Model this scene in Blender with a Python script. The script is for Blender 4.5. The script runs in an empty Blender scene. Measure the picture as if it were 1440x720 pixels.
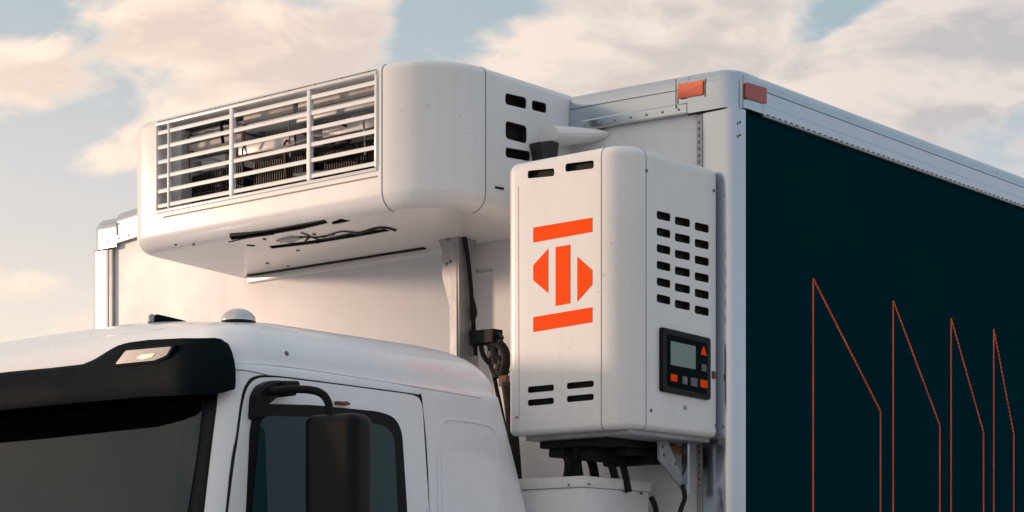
import bpy, bmesh, math, random
from mathutils import Vector, Matrix
from mathutils.bvhtree import BVHTree
from mathutils.geometry import delaunay_2d_cdt
random.seed(7)
S = bpy.context.scene
COL = S.collection
V = Vector

# ------------------------------------------------------------------ camera
YAW = math.radians(39.8)
FPX = 2769.0                     # focal length measured in photo pixels (1440 wide)
HOR = 850.0                      # photo row of the horizon (below the frame: shifted lens)
D = V((-math.sin(YAW), math.cos(YAW), 0)); R = V((math.cos(YAW), math.sin(YAW), 0))
CAM = -(D * 4.85 + R * 0.552); CAM.z = 2.3
cd = bpy.data.cameras.new('camera'); cam = bpy.data.objects.new('camera', cd); COL.objects.link(cam)
cam.location = CAM; cam.rotation_euler = (math.pi / 2, 0, YAW)
cd.sensor_width = 36; cd.lens = FPX / 1440 * 36; cd.shift_y = (HOR - 360) / 1440
cd.clip_start = 0.05; cd.clip_end = 3000
S.camera = cam

# ------------------------------------------------------------------ colour management
S.view_settings.view_transform = 'Standard'; S.view_settings.look = 'None'
S.view_settings.gamma = 1; S.view_settings.use_curve_mapping = False
S.view_settings.exposure = 0.30

# ------------------------------------------------------------------ sun and sky
SUN = V((-1.0, -0.62, 0.15)).normalized()        # direction towards the sun
EL = math.asin(SUN.z); AZ = math.atan2(SUN.x, SUN.y)
sl = bpy.data.lights.new('sun', 'SUN'); sl.energy = 2.0; sl.angle = math.radians(5); sl.color = (1.0, 0.67, 0.48)
so = bpy.data.objects.new('sun', sl); COL.objects.link(so)
so.rotation_euler = SUN.to_track_quat('Z', 'Y').to_euler(); so.location = SUN * 30

W = bpy.data.worlds.new('World'); S.world = W; W.use_nodes = True
nt = W.node_tree; nt.nodes.clear()
def N(t, **k):
    n = nt.nodes.new(t)
    for a, b in k.items(): setattr(n, a, b)
    return n
def L(a, b): nt.links.new(a, b)
def M(op, a, b=None, c=None, clamp=False):
    n = N('ShaderNodeMath', operation=op, use_clamp=clamp)
    for i, v in enumerate((a, b, c)):
        if v is None: continue
        if isinstance(v, (int, float)): n.inputs[i].default_value = v
        else: L(v, n.inputs[i])
    return n.outputs[0]
def MIX(f, a, b, mode='MIX'):
    n = N('ShaderNodeMix', data_type='RGBA', blend_type=mode)
    if isinstance(f, (int, float)): n.inputs[0].default_value = f
    else: L(f, n.inputs[0])
    for v, i in ((a, 6), (b, 7)):
        if isinstance(v, tuple): n.inputs[i].default_value = (*v, 1)
        else: L(v, n.inputs[i])
    return n.outputs[2]
def DOT(a, v):
    n = N('ShaderNodeVectorMath', operation='DOT_PRODUCT'); L(a, n.inputs[0]); n.inputs[1].default_value = v
    return n.outputs['Value']
def SM(v, lo, hi, a=0.0, b=1.0):
    n = N('ShaderNodeMapRange', interpolation_type='SMOOTHSTEP'); L(v, n.inputs[0])
    for i, x in enumerate((lo, hi, a, b)): n.inputs[i + 1].default_value = x
    return n.outputs[0]
out = N('ShaderNodeOutputWorld'); bg = N('ShaderNodeBackground'); bg.inputs[1].default_value = 0.1
L(bg.outputs[0], out.inputs[0])
sky = N('ShaderNodeTexSky'); sky.sky_type = 'NISHITA'; sky.sun_disc = False
sky.sun_elevation = EL; sky.sun_rotation = AZ % (2 * math.pi); sky.dust_density = 2.5; sky.air_density = 1.0
tc = N('ShaderNodeTexCoord'); dirv = tc.outputs['Generated']
z = DOT(dirv, (0, 0, 1)); fwd = DOT(dirv, tuple(D)); lat = DOT(dirv, tuple(R)); sunw = DOT(dirv, (SUN.x, SUN.y, 0))
az = M('ARCTAN2', lat, fwd); el = M('ARCSINE', z)
# cloud noise, flattened towards the horizon, warped
mp = N('ShaderNodeMapping'); L(dirv, mp.inputs[0]); mp.inputs['Scale'].default_value = (1, 1, 2.1)
wn = N('ShaderNodeTexNoise'); L(mp.outputs[0], wn.inputs[0]); wn.inputs['Scale'].default_value = 7; wn.inputs['Detail'].default_value = 3
wa = N('ShaderNodeVectorMath', operation='MULTIPLY_ADD'); L(wn.outputs['Color'], wa.inputs[0])
wa.inputs[1].default_value = (.16, .16, .10); L(mp.outputs[0], wa.inputs[2])
n1 = N('ShaderNodeTexNoise'); L(wa.outputs[0], n1.inputs[0]); n1.inputs['Scale'].default_value = 13.0; n1.inputs['Detail'].default_value = 9; n1.inputs['Roughness'].default_value = .56
n2 = N('ShaderNodeTexNoise'); L(wa.outputs[0], n2.inputs[0]); n2.inputs['Scale'].default_value = 17; n2.inputs['Detail'].default_value = 5; n2.inputs['Roughness'].default_value = .5
dens = M('ADD', M('MULTIPLY', n1.outputs[0], 1.25), M('SUBTRACT', M('MULTIPLY', n2.outputs[0], .45), .20))
def blob(px, py, rx, ry, amp, rot=0.0):
    a0 = math.atan((px - 720) / FPX); e0 = math.atan((HOR - py) / FPX * math.cos(a0))
    da = M('SUBTRACT', az, a0); de = M('SUBTRACT', el, e0)
    c, s = math.cos(rot), math.sin(rot)
    u = M('ADD', M('MULTIPLY', da, c * FPX / rx), M('MULTIPLY', de, s * FPX / rx))
    w = M('ADD', M('MULTIPLY', da, -s * FPX / ry), M('MULTIPLY', de, c * FPX / ry))
    r2 = M('ADD', M('MULTIPLY', u, u), M('MULTIPLY', w, w))
    return M('MULTIPLY', M('EXPONENT', M('MULTIPLY', r2, -1.0)), amp)
for b in [(360, 120, 190, 60, .30, .5), (500, 60, 110, 45, .25, .35), (190, 215, 110, 32, .22, .2), (90, 95, 170, 42, .25, .12), (270, 40, 170, 32, .20, .1),
          (800, 75, 150, 50, .26, .12), (1100, 110, 260, 80, .30, 0), (1320, 70, 130, 90, .32, .5), (1000, 15, 120, 24, .1, 0), (1400, 100, 70, 50, .2, .3),
          (15, 25, 90, 30, -.42, 0), (120, 180, 80, 28, -.28, .3), (50, 290, 220, 75, -.42, 0), (592, 22, 60, 36, -.45, .6), (1190, 12, 80, 26, -.42, .4), (440, 8, 90, 14, -.12, 0),
          (20, 195, 70, 30, -.12, .3), (700, 10, 80, 20, -.18, 0)]:
    dens = M('ADD', dens, blob(*b))
wb = N('ShaderNodeVectorMath', operation='ADD'); L(wa.outputs[0], wb.inputs[0]); wb.inputs[1].default_value = (-.022, -.010, .040)
n3 = N('ShaderNodeTexNoise'); L(wb.outputs[0], n3.inputs[0]); n3.inputs['Scale'].default_value = 13.0; n3.inputs['Detail'].default_value = 9; n3.inputs['Roughness'].default_value = .50
relief = M('MULTIPLY_ADD', M('SUBTRACT', n3.outputs[0], n1.outputs[0]), 5.0, .42, clamp=True)
cov = SM(dens, .52, .82)
core = SM(dens, .60, .98)
# clear sky: the physical sky, eased towards a hazy pale tone as evening haze does
gl = SM(sunw, -.5, .92)
hz_far = SM(z, .30, .02)
clear = MIX(.88, sky.outputs[0], MIX(gl, (2.9, 4.1, 4.8), (5.3, 5.5, 5.6)))
hz_mid = MIX(gl, (4.3, 4.7, 5.2), (6.9, 6.3, 5.8))
hazec = MIX(gl, (4.9, 5.1, 5.5), (9.4, 7.8, 6.0))
clear = MIX(M('MULTIPLY', SM(z, .29, .19), .95), clear, hz_mid)
clear = MIX(M('MULTIPLY', SM(z, .205, .11), .95), clear, hazec)
cl_lit = MIX(gl, (5.5, 5.3, 5.4), (11.6, 8.8, 6.4))
cl_core = MIX(gl, (3.6, 3.9, 4.3), (9.4, 6.8, 5.1))
cloud = MIX(M('MULTIPLY', SM(dens, .56, .85), relief), cl_lit, cl_core)
skyc = MIX(M('MULTIPLY', cov, SM(z, .09, .17, .25, .92)), clear, cloud)
# below the horizon
skyc = MIX(SM(z, 0.0, -.05), skyc, (1.6, 1.45, 1.35))
L(skyc, bg.inputs[0])

# ------------------------------------------------------------------ helpers
def ray(px, py): return D + R * ((px - 720) / FPX) + V((0, 0, (HOR - py) / FPX))
def onY(px, py, y): d = ray(px, py); return CAM + d * ((y - CAM.y) / d.y)
def onX(px, py, x): d = ray(px, py); return CAM + d * ((x - CAM.x) / d.x)
def onZ(px, py, zz): d = ray(px, py); return CAM + d * ((zz - CAM.z) / d.z)

def mat(name, col, rough=.5, metal=0.0, bump=0.0, bscale=60, var=0.0, vscale=3, spec=.5, coat=0.0, streak=0.0, emit=None, rvar=0.0, specks=0.0):
    m = bpy.data.materials.new(name); m.use_nodes = True
    t = m.node_tree; p = t.nodes['Principled BSDF']
    p.inputs['Base Color'].default_value = (*col, 1); p.inputs['Roughness'].default_value = rough
    p.inputs['Metallic'].default_value = metal; p.inputs['Specular IOR Level'].default_value = spec
    p.inputs['Coat Weight'].default_value = coat; p.inputs['Coat Roughness'].default_value = .12
    if emit: p.inputs['Emission Color'].default_value = (*emit[0], 1); p.inputs['Emission Strength'].default_value = emit[1]
    tcn = t.nodes.new('ShaderNodeTexCoord')
    if var or streak or rvar or specks:
        n = t.nodes.new('ShaderNodeTexNoise'); n.inputs['Scale'].default_value = vscale; n.inputs['Detail'].default_value = 8; n.inputs['Roughness'].default_value = .65
        t.links.new(tcn.outputs['Object'], n.inputs[0])
        mpn = t.nodes.new('ShaderNodeMapping'); mpn.inputs['Scale'].default_value = (14, 14, .9); t.links.new(tcn.outputs['Object'], mpn.inputs[0])
        s = t.nodes.new('ShaderNodeTexNoise'); s.inputs['Scale'].default_value = 2.2; s.inputs['Detail'].default_value = 6; t.links.new(mpn.outputs[0], s.inputs[0])
        r1 = t.nodes.new('ShaderNodeMapRange'); r1.inputs[1].default_value = .3; r1.inputs[2].default_value = .75; r1.inputs[3].default_value = 1 + var * .4; r1.inputs[4].default_value = 1 - var; t.links.new(n.outputs[0], r1.inputs[0])
        r2 = t.nodes.new('ShaderNodeMapRange'); r2.inputs[1].default_value = .5; r2.inputs[2].default_value = .8; r2.inputs[3].default_value = 1; r2.inputs[4].default_value = 1 - streak; t.links.new(s.outputs[0], r2.inputs[0])
        mu = t.nodes.new('ShaderNodeMath'); mu.operation = 'MULTIPLY'; t.links.new(r1.outputs[0], mu.inputs[0]); t.links.new(r2.outputs[0], mu.inputs[1])
        vm = t.nodes.new('ShaderNodeVectorMath'); vm.operation = 'SCALE'; vm.inputs[0].default_value = col; t.links.new(mu.outputs[0], vm.inputs['Scale'])
        last = mu.outputs[0]
        if specks:
            sn = t.nodes.new('ShaderNodeTexNoise'); sn.inputs['Scale'].default_value = 85; sn.inputs['Detail'].default_value = 2; t.links.new(tcn.outputs['Object'], sn.inputs[0])
            gn = t.nodes.new('ShaderNodeTexNoise'); gn.inputs['Scale'].default_value = 2.3; gn.inputs['Detail'].default_value = 4; t.links.new(tcn.outputs['Object'], gn.inputs[0])
            rs = t.nodes.new('ShaderNodeMapRange'); rs.inputs[1].default_value = .68; rs.inputs[2].default_value = .76; rs.inputs[3].default_value = 0; rs.inputs[4].default_value = specks; t.links.new(sn.outputs[0], rs.inputs[0])
            rg = t.nodes.new('ShaderNodeMapRange'); rg.inputs[1].default_value = .42; rg.inputs[2].default_value = .62; t.links.new(gn.outputs[0], rg.inputs[0])
            ms = t.nodes.new('ShaderNodeMath'); ms.operation = 'MULTIPLY'; t.links.new(rs.outputs[0], ms.inputs[0]); t.links.new(rg.outputs[0], ms.inputs[1])
            m1 = t.nodes.new('ShaderNodeMath'); m1.operation = 'SUBTRACT'; m1.inputs[0].default_value = 1; t.links.new(ms.outputs[0], m1.inputs[1])
            m2 = t.nodes.new('ShaderNodeMath'); m2.operation = 'MULTIPLY'; t.links.new(last, m2.inputs[0]); t.links.new(m1.outputs[0], m2.inputs[1]); t.links.new(m2.outputs[0], vm.inputs['Scale'])
        t.links.new(vm.outputs[0], p.inputs['Base Color'])
        if rvar:
            r3 = t.nodes.new('ShaderNodeMapRange'); r3.inputs[1].default_value = .3; r3.inputs[2].default_value = .7; r3.inputs[3].default_value = rough - rvar; r3.inputs[4].default_value = rough + rvar
            t.links.new(n.outputs[0], r3.inputs[0]); t.links.new(r3.outputs[0], p.inputs['Roughness'])
    if bump:
        b = t.nodes.new('ShaderNodeBump'); b.inputs['Strength'].default_value = bump; b.inputs['Distance'].default_value = .002
        n = t.nodes.new('ShaderNodeTexNoise'); n.inputs['Scale'].default_value = bscale; n.inputs['Detail'].default_value = 4; t.links.new(tcn.outputs['Object'], n.inputs[0])
        t.links.new(n.outputs[0], b.inputs['Height']); t.links.new(b.outputs[0], p.inputs['Normal'])
    return m
WHITE = mat('white_paint', (.79, .80, .82), .32, bump=.28, bscale=5, var=.07, streak=.05, coat=.25, rvar=.08, specks=.22)
CABW = mat('cab_paint', (.84, .86, .91), .26, bump=.10, bscale=4, var=.05, streak=.03, coat=.6, rvar=.06, specks=.2)
PANELW = mat('wall_white', (.68, .71, .76), .42, bump=.2, bscale=3, var=.06, streak=.04, rvar=.08, specks=.15)
ALU = mat('aluminium', (.47, .53, .60), .20, metal=1, var=.03, vscale=5, streak=.02)
ALUW = mat('grey_sheet_metal', (.55, .53, .52), .5, var=.25, vscale=20, streak=.15)
ALUD = mat('dull_aluminium', (.37, .39, .42), .5, metal=.6, bump=.4, bscale=30, var=.25, vscale=14, streak=.2)
TEAL = mat('teal_side', (.0000, .027, .040), .5, var=.15, vscale=1.2, spec=.0, bump=.3, bscale=2.2, specks=.3)
ORANGE = mat('orange_print', (1.0, .085, .004), .55, spec=.06, specks=.12)
LINE = mat('orange_line', (.74, .12, .045), .55, spec=.1, var=.5, vscale=9)
REFL = mat('orange_reflector', (.74, .10, .03), .3, bump=.8, bscale=420, var=.2, vscale=90, coat=.4)
REFR = mat('red_reflector', (.42, .035, .025), .3, bump=.8, bscale=420, var=.2, vscale=90, coat=.4)
BLACK = mat('black_plastic', (.0045, .006, .0085), .40, bump=.2, bscale=300, spec=.14)
VIS = mat('charcoal_plastic', (.004, .009, .013), .62, bump=.1, bscale=260, var=.15, rvar=.05, spec=.03)
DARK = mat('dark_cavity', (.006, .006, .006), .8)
RUB = mat('rubber', (.009, .009, .010), .6, spec=.2)
SEAM = mat('seam_shadow_gap', (.26, .25, .24), .7)
GLASS = mat('tinted_glass', (.009, .021, .031), .06, spec=.2)
SGLASS = mat('side_glass', (.012, .045, .056), .04, spec=.25)
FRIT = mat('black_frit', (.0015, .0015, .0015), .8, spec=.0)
CHROME = mat('chrome', (.55, .56, .6), .12, metal=1)
COPPER = mat('copper_pipe', (.26, .15, .10), .45, metal=1, var=.3, vscale=20)
COIL = mat('coil_fins', (.035, .035, .037), .5, metal=.3, bump=.6, bscale=200, var=.3, vscale=40)
SCREEN = mat('lcd_screen', (.16, .25, .235), .25, spec=.5)
GREYB = mat('grey_button', (.10, .11, .11), .5)
LENS = mat('clear_lens', (.20, .235, .30), .15, spec=.5, var=.4, vscale=90)
AMBER = mat('amber_bulb', (.44, .36, .32), .3)
GROUND = mat('concrete', (.31, .275, .245), .85, bump=.6, bscale=30, var=.3, vscale=.4)
SCREW = mat('steel_screw', (.16, .15, .14), .45, metal=.7)
RUST = mat('rusty_metal', (.16, .07, .035), .7, var=.4, vscale=60)

def thing(name, label, cat, loc, group=None):
    o = bpy.data.objects.new(name, None); COL.objects.link(o); o.location = loc
    o.empty_display_size = .1
    o['label'] = label; o['category'] = cat
    if group: o['group'] = group
    return o
def wloc(o):
    p = V((0, 0, 0))
    while o is not None: p += V(o.location); o = o.parent
    return p
def obj(name, bm, m, parent=None, sharp=32, kind=None, label=None, recentre=True):
    bm.normal_update()
    vs = [v.co for v in bm.verts]
    c = V([(min(v[i] for v in vs) + max(v[i] for v in vs)) / 2 for i in range(3)]) if vs else V((0, 0, 0))
    bmesh.ops.translate(bm, verts=bm.verts, vec=-c)
    me = bpy.data.meshes.new(name); bm.to_mesh(me); bm.free()
    for p in me.polygons: p.use_smooth = True
    me.set_sharp_from_angle(angle=math.radians(sharp))
    me.materials.append(m)
    o = bpy.data.objects.new(name, me); COL.objects.link(o)
    if parent is not None:
        o.parent = parent; o.location = c - wloc(parent)
    else: o.location = c
    if kind: o['kind'] = kind
    if label: o['label'] = label
    return o
def box(bm, x0, x1, y0, y1, z0, z1, bev=0):
    b = bmesh.new(); bmesh.ops.create_cube(b, size=1)
    for v in b.verts: v.co = V(((x0 + x1) / 2 + v.co.x * (x1 - x0), (y0 + y1) / 2 + v.co.y * (y1 - y0), (z0 + z1) / 2 + v.co.z * (z1 - z0)))
    if bev: bmesh.ops.bevel(b, geom=b.edges[:], offset=bev, segments=2, profile=.6, affect='EDGES')
    merge(bm, b)
def merge(bm, b):
    me = bpy.data.meshes.new('tmp'); b.to_mesh(me); b.free(); bm.from_mesh(me); bpy.data.meshes.remove(me)
def loft(bm, rings, cap=True, closed=True):
    vr = [[bm.verts.new(p) for p in r] for r in rings]
    n = len(rings[0])
    for a, b in zip(vr, vr[1:]):
        for i in range(n if closed else n - 1):
            j = (i + 1) % n
            bm.faces.new((a[i], a[j], b[j], b[i]))
    if cap: bm.faces.new(vr[0][::-1]); bm.faces.new(vr[-1])
    bmesh.ops.recalc_face_normals(bm, faces=bm.faces[:])
    return vr
def tube(bm, pts, r, n=8, cap=True):
    pts = [V(p) for p in pts]; rings = []
    up = V((0, 0, 1)); last = None
    for i, p in enumerate(pts):
        t = (pts[min(i + 1, len(pts) - 1)] - pts[max(i - 1, 0)]).normalized()
        if last is None:
            a = t.cross(up) if abs(t.z) < .95 else t.cross(V((1, 0, 0)))
        else: a = last - t * last.dot(t)
        a.normalize(); last = a; b = t.cross(a)
        rr = r[i] if isinstance(r, (list, tuple)) else r
        rings.append([p + (a * math.cos(2 * math.pi * k / n) + b * math.sin(2 * math.pi * k / n)) * rr for k in range(n)])
    tb = bmesh.new(); loft(tb, rings, cap); merge(bm, tb)
def smooth_path(pts, n=6):
    pts = [V(p) for p in pts]; o = []
    q = [pts[0]] + pts + [pts[-1]]
    for i in range(1, len(q) - 2):
        for k in range(n):
            t = k / n; a, b, c, d = q[i - 1], q[i], q[i + 1], q[i + 2]
            o.append(.5 * ((2 * b) + (c - a) * t + (2 * a - 5 * b + 4 * c - d) * t * t + (3 * b - a - 3 * c + d) * t ** 3))
    return o + [pts[-1]]
def rpoly(pts, r, n=5):
    o = []; m = len(pts)
    for i in range(m):
        a, b, c = V(pts[i - 1]), V(pts[i]), V(pts[(i + 1) % m])
        rr = r[i] if isinstance(r, (list, tuple)) else r
        if rr <= 0: o.append(b); continue
        p = b + (a - b).normalized() * min(rr, (a - b).length * .49); q = b + (c - b).normalized() * min(rr, (c - b).length * .49)
        for k in range(n + 1):
            t = k / n; o.append(p * (1 - t) ** 2 + b * 2 * t * (1 - t) + q * t * t)
    return o
def prism(bm, outl, nrm, h0, h1, bev=0):
    """solid plate: outline swept along nrm from h0 to h1 (metres)"""
    nrm = V(nrm); b = bmesh.new()
    if bev and h1 - h0 > bev:
        c = sum(outl, V((0, 0, 0))) / len(outl)
        inner = [p + (c - p).normalized() * bev for p in outl]
        loft(b, [[p + nrm * h0 for p in outl], [p + nrm * (h1 - bev) for p in outl], [p + nrm * h1 for p in inner]])
    else: loft(b, [[p + nrm * h0 for p in outl], [p + nrm * h1 for p in outl]])
    merge(bm, b)
def cup(bm, outl, nrm, h0, h1):
    """open dish: floor at h0, walls up to h1"""
    nrm = V(nrm); b = bmesh.new(); c = sum(outl, V((0, 0, 0))) / len(outl)
    o2 = [p + (c - p).normalized() * .0006 for p in outl]; o3 = [p + (c - p).normalized() * .0016 for p in outl]
    vr = loft(b, [[p + nrm * (h0 - .002) for p in o2], [p + nrm * h1 for p in o2], [p + nrm * h1 for p in o3], [p + nrm * h0 for p in o3]], cap=True)
    merge(bm, b)
def cut(o, cutter_bm):
    me = bpy.data.meshes.new('cut'); bmesh.ops.translate(cutter_bm, verts=cutter_bm.verts, vec=-wloc(o))
    bmesh.ops.recalc_face_normals(cutter_bm, faces=cutter_bm.faces[:])
    cutter_bm.to_mesh(me); cutter_bm.free()
    c = bpy.data.objects.new('cut', me); COL.objects.link(c); c.location = (0, 0, 0)
    par = o.parent; loc = o.location.copy(); o.parent = None; o.location = (0, 0, 0)
    md = o.modifiers.new('b', 'BOOLEAN'); md.operation = 'DIFFERENCE'; md.object = c; md.solver = 'EXACT'
    bpy.context.view_layer.update()
    dg = bpy.context.evaluated_depsgraph_get()
    nm = bpy.data.meshes.new_from_object(o.evaluated_get(dg)); o.modifiers.clear()
    old = o.data; nm.name = old.name; o.data = nm
    for p in nm.polygons: p.use_smooth = True
    nm.set_sharp_from_angle(angle=math.radians(30))
    o.parent = par; o.location = loc
    bpy.data.objects.remove(c); bpy.data.meshes.remove(me)
def inset2(pts, d):
    """inward offset of a counter-clockwise plan polygon"""
    o = []; m = len(pts)
    for i in range(m):
        a, b, c = V(pts[i - 1]), V(pts[i]), V(pts[(i + 1) % m])
        e1 = (b - a).normalized(); e2 = (c - b).normalized()
        n1 = V((-e1.y, e1.x)); n2 = V((-e2.y, e2.x)); nn = (n1 + n2)
        if nn.length < 1e-6: nn = n1
        nn.normalize(); o.append(b + nn * d / max(.4, nn.dot(n1)))
    return o
def plan_rr(x0, x1, y0, y1, r, n=8):
    """ccw rounded rectangle, r = radii at (x1,y0),(x1,y1),(x0,y1),(x0,y0)"""
    o = []
    for (cx, cy, a0, rr) in ((x1 - r[0], y0 + r[0], -90, r[0]), (x1 - r[1], y1 - r[1], 0, r[1]), (x0 + r[2], y1 - r[2], 90, r[2]), (x0 + r[3], y0 + r[3], 180, r[3])):
        for k in range(n + 1):
            a = math.radians(a0 + 90 * k / n); o.append(V((cx + rr * math.cos(a), cy + rr * math.sin(a))))
    return o
def rounded_loft(plan, z0, z1, rb, rt, n=6):
    rings = []
    for k in range(n + 1):
        t = math.radians(90 * k / n); rings.append([V((p.x, p.y, z0 + rb * (1 - math.sin(t)))) for p in inset2(plan, rb * (1 - math.cos(t)))]) if rb else None
    rings = rings[::-1] if False else rings
    if rb: rings = [[V((p.x, p.y, z0 + rb * (1 - math.cos(math.radians(90 * k / n))))) for p in inset2(plan, rb * (1 - math.sin(math.radians(90 * k / n))))] for k in range(n + 1)]
    else: rings = [[V((p.x, p.y, z0)) for p in plan]]
    if rt: rings += [[V((p.x, p.y, z1 - rt * (1 - math.sin(math.radians(90 * k / n))))) for p in inset2(plan, rt * (1 - math.cos(math.radians(90 * k / n))))] for k in range(n + 1)]
    else: rings += [[V((p.x, p.y, z1)) for p in plan]]
    return rings
def screw(parent, p, nrm, r=.004, m=SCREW, name='screw'):
    b = bmesh.new(); nrm = V(nrm); a = nrm.orthogonal().normalized(); c = nrm.cross(a)
    def ring(rr, h): return [V(p) + (a * math.cos(k * math.pi / 4) + c * math.sin(k * math.pi / 4)) * rr + nrm * h for k in range(8)]
    loft(b, [ring(r, -.002), ring(r, .0012), ring(r * .7, .0028)])
    return obj(name, b, m, parent)

# ------------------------------------------------------------------ ground
b = bmesh.new(); bmesh.ops.create_grid(b, x_segments=8, y_segments=8, size=900)
g = obj('ground', b, GROUND, kind='structure')

# ================================================================== cargo box
BX0 = -2.525; BL = 6.5; BZ0 = 1.05; FW = 0.012     # left side, length, bottom, depth of the front wall behind the rail faces
def crown(x): return -.0386 * x - .0263 * x * x
def ztop(x): return 3.630 + crown(x)
RH = .100
CB = thing('cargo_box', 'tall refrigerated cargo box with silver rails, white front wall and dark teal side', 'cargo box', (-1.25, 3.2, BZ0))
# front wall
b = bmesh.new(); n = 24; rings = []
for i in range(n + 1):
    x = BX0 + .05 + (-.05 - .04 - (BX0 + .05)) * i / n
    rings.append([V((x, FW, BZ0)), V((x, FW + .06, BZ0)), V((x, FW + .06, ztop(x) - RH + .02)), V((x, FW, ztop(x) - RH + .02))])
loft(b, rings); obj('front_wall', b, PANELW, CB)
# side walls
b = bmesh.new(); box(b, -.075, -.004, .0365, BL - .05, BZ0, 3.545); side = obj('side_wall', b, TEAL, CB, label='dark teal side wall with orange line graphics')
b = bmesh.new(); box(b, BX0 + .006, BX0 + .075, .045, BL - .05, BZ0, 3.50); obj('side_wall', b, PANELW, CB)
b = bmesh.new(); box(b, BX0 + .08, -.08, BL - .06, BL, BZ0, 3.52); obj('rear_wall', b, PANELW, CB)
b = bmesh.new(); box(b, BX0 + .08, -.08, .08, BL - .065, BZ0, BZ0 + .1); obj('floor', b, ALUD, CB)
b = bmesh.new(); rings = []
for i in range(n + 1):
    x = BX0 + .05 + (BX0 * -1 - .1) * i / n
    rings.append([V((x, .03, ztop(x) - .03)), V((x, BL - .03, ztop(x) - .03)), V((x, BL - .03, ztop(x) - .012)), V((x, .03, ztop(x) - .012))])
loft(b, rings); obj('roof', b, PANELW, CB)
# rail section: (outward distance, height below top)
RAILP = [(-.050, -.002), (-.030, 0), (-.016, -.004), (-.006, -.013), (-.001, -.026), (0, -.036), (0, -.0395), (-.0035, -.041), (-.0035, -.044), (0, -.0455),
         (0, -.075), (.003, -.079), (.003, -RH), (-.022, -RH), (-.05, -RH), (-.06, -.05)]
b = bmesh.new(); rings = []
xa, xb = -.146, BX0 + .14
for i in range(31):
    x = xa + (xb - xa) * i / 30
    rings.append([V((x, -o, ztop(x) + h)) for o, h in RAILP])
loft(b, rings); obj('top_rail', b, ALU, CB)
b = bmesh.new(); loft(b, [[V((o, y, 3.630 + h)) for o, h in RAILP] for y in (.118, BL - .1)]); obj('top_rail', b, ALU, CB)
b = bmesh.new(); loft(b, [[V((BX0 - o, y, ztop(BX0) + h)) for o, h in RAILP] for y in (.118, BL - .1)]); obj('top_rail', b, ALU, CB)
# corner castings wrap round the corners, one profile swept along an L with a rounded bend
def casting(cx, sgn, zt, rad=.062):
    CP = [(-.045, 0), (-.030, .001), (-.014, -.004), (-.004, -.013), (.003, -.028), (.004, -.040), (.004, -RH - .003), (-.02, -RH - .003), (-.045, -.05)]
    path = []
    for k in range(4): path.append((V((-.143 + (-rad + .143) * k / 4, 0, 0)), V((0, -1, 0))))
    for k in range(13):
        a = math.radians(-90 + 90 * k / 12); path.append((V((-rad + rad * math.cos(a), rad + rad * math.sin(a), 0)), V((math.cos(a), math.sin(a), 0))))
    path.append((V((0, .115, 0)), V((1, 0, 0))))
    bb = bmesh.new(); rr = []
    for p, nn in path:
        x = p.x
        zz = zt + (crown(x) if sgn > 0 else 0)
        ring = []
        for o, h in CP:
            q = p + nn * o; ring.append(V((cx + sgn * q.x, q.y, zz + h)))
        rr.append(ring)
    loft(bb, rr); return obj('corner_casting', bb, ALU, CB)
casting(0, 1, 3.630); casting(BX0, -1, ztop(BX0))
# corner posts (rounded)
def post(cx, sgn, zt, rad=.040):
    prof = [(-.098, .012), (-.098, -.0005), (-.086, -.002), (-rad, -.002)]
    for k in range(1, 12):
        a = math.radians(-90 + 90 * k / 12); prof.append((-rad + (rad + .002) * math.cos(a), rad + (rad + .002) * math.sin(a)))
    prof += [(.002, rad), (-.004, rad + .002), (-.05, rad + .002), (-.09, .03)]
    bb = bmesh.new(); loft(bb, [[V((cx + sgn * x, y, zz)) for x, y in prof] for zz in (BZ0, zt)])
    return obj('corner_post', bb, ALU, CB)
post(0, 1, 3.529); post(BX0, -1, ztop(BX0) - RH - .001)
# thin trim beside the posts, with perforated holes
b = bmesh.new(); box(b, -.118, -.1005, .0005, .014, BZ0, 3.534, .001); obj('edge_trim', b, ALUD, CB)
b = bmesh.new(); box(b, BX0 + .1005, BX0 + .118, .0005, .014, BZ0, ztop(BX0) - RH - .002, .001); obj('edge_trim', b, ALUD, CB)
b = bmesh.new()
for k in range(56):
    zz = 3.505 - k * .0165
    if zz < 2.5: break
    box(b, -.1125, -.1075, -.0008, .003, zz - .0036, zz + .0036, .0010)
obj('trim_fastener', b, SCREW, CB, kind='stuff')
# drip edges under the rails
b = bmesh.new(); box(b, -.004, .0045, .118, BL - .1, 3.524, 3.5295, .001); obj('drip_edge', b, ALUD, CB)
b = bmesh.new()
for i in range(130):
    y = .135 + i * .028
    box(b, .0, .0050, y, y + .010, 3.5300, 3.5325)
obj('rail_rivet', b, SCREW, CB, kind='stuff')
b = bmesh.new()
for i in range(46):
    x = -.17 - i * .05
    zz = ztop(x) - RH + .010
    bb = bmesh.new(); bmesh.ops.create_uvsphere(bb, u_segments=8, v_segments=5, radius=.0036)
    for v in bb.verts: v.co = V((x + v.co.x, -.004 + v.co.y * .8, zz + v.co.z))
    merge(b, bb)
obj('rail_rivet', b, ALUD, CB, kind='stuff')
b = bmesh.new(); rings = []
for i in range(31):
    x = xa + (xb - xa) * i / 30; zz = ztop(x) - RH
    rings.append([V((x, -.0035, zz - .004)), V((x, .013, zz - .004)), V((x, .013, zz)), V((x, -.0035, zz))])
loft(b, rings); obj('drip_edge', b, ALUD, CB)
for cxx, sg, zz in ((0, 1, 3.5275), (BX0, -1, ztop(BX0) - RH - .0035)):
    q = [V((cxx + sg * -.14, -.003, zz))] + [V((cxx + sg * (-.052 + .056 * math.cos(math.radians(-90 + 9 * k))), .052 + .056 * math.sin(math.radians(-90 + 9 * k)), zz)) for k in range(11)] + [V((cxx + sg * .004, .115, zz))]
    b = bmesh.new(); tube(b, q, .0022, 6); obj('casting_gasket', b, RUB, CB)
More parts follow.
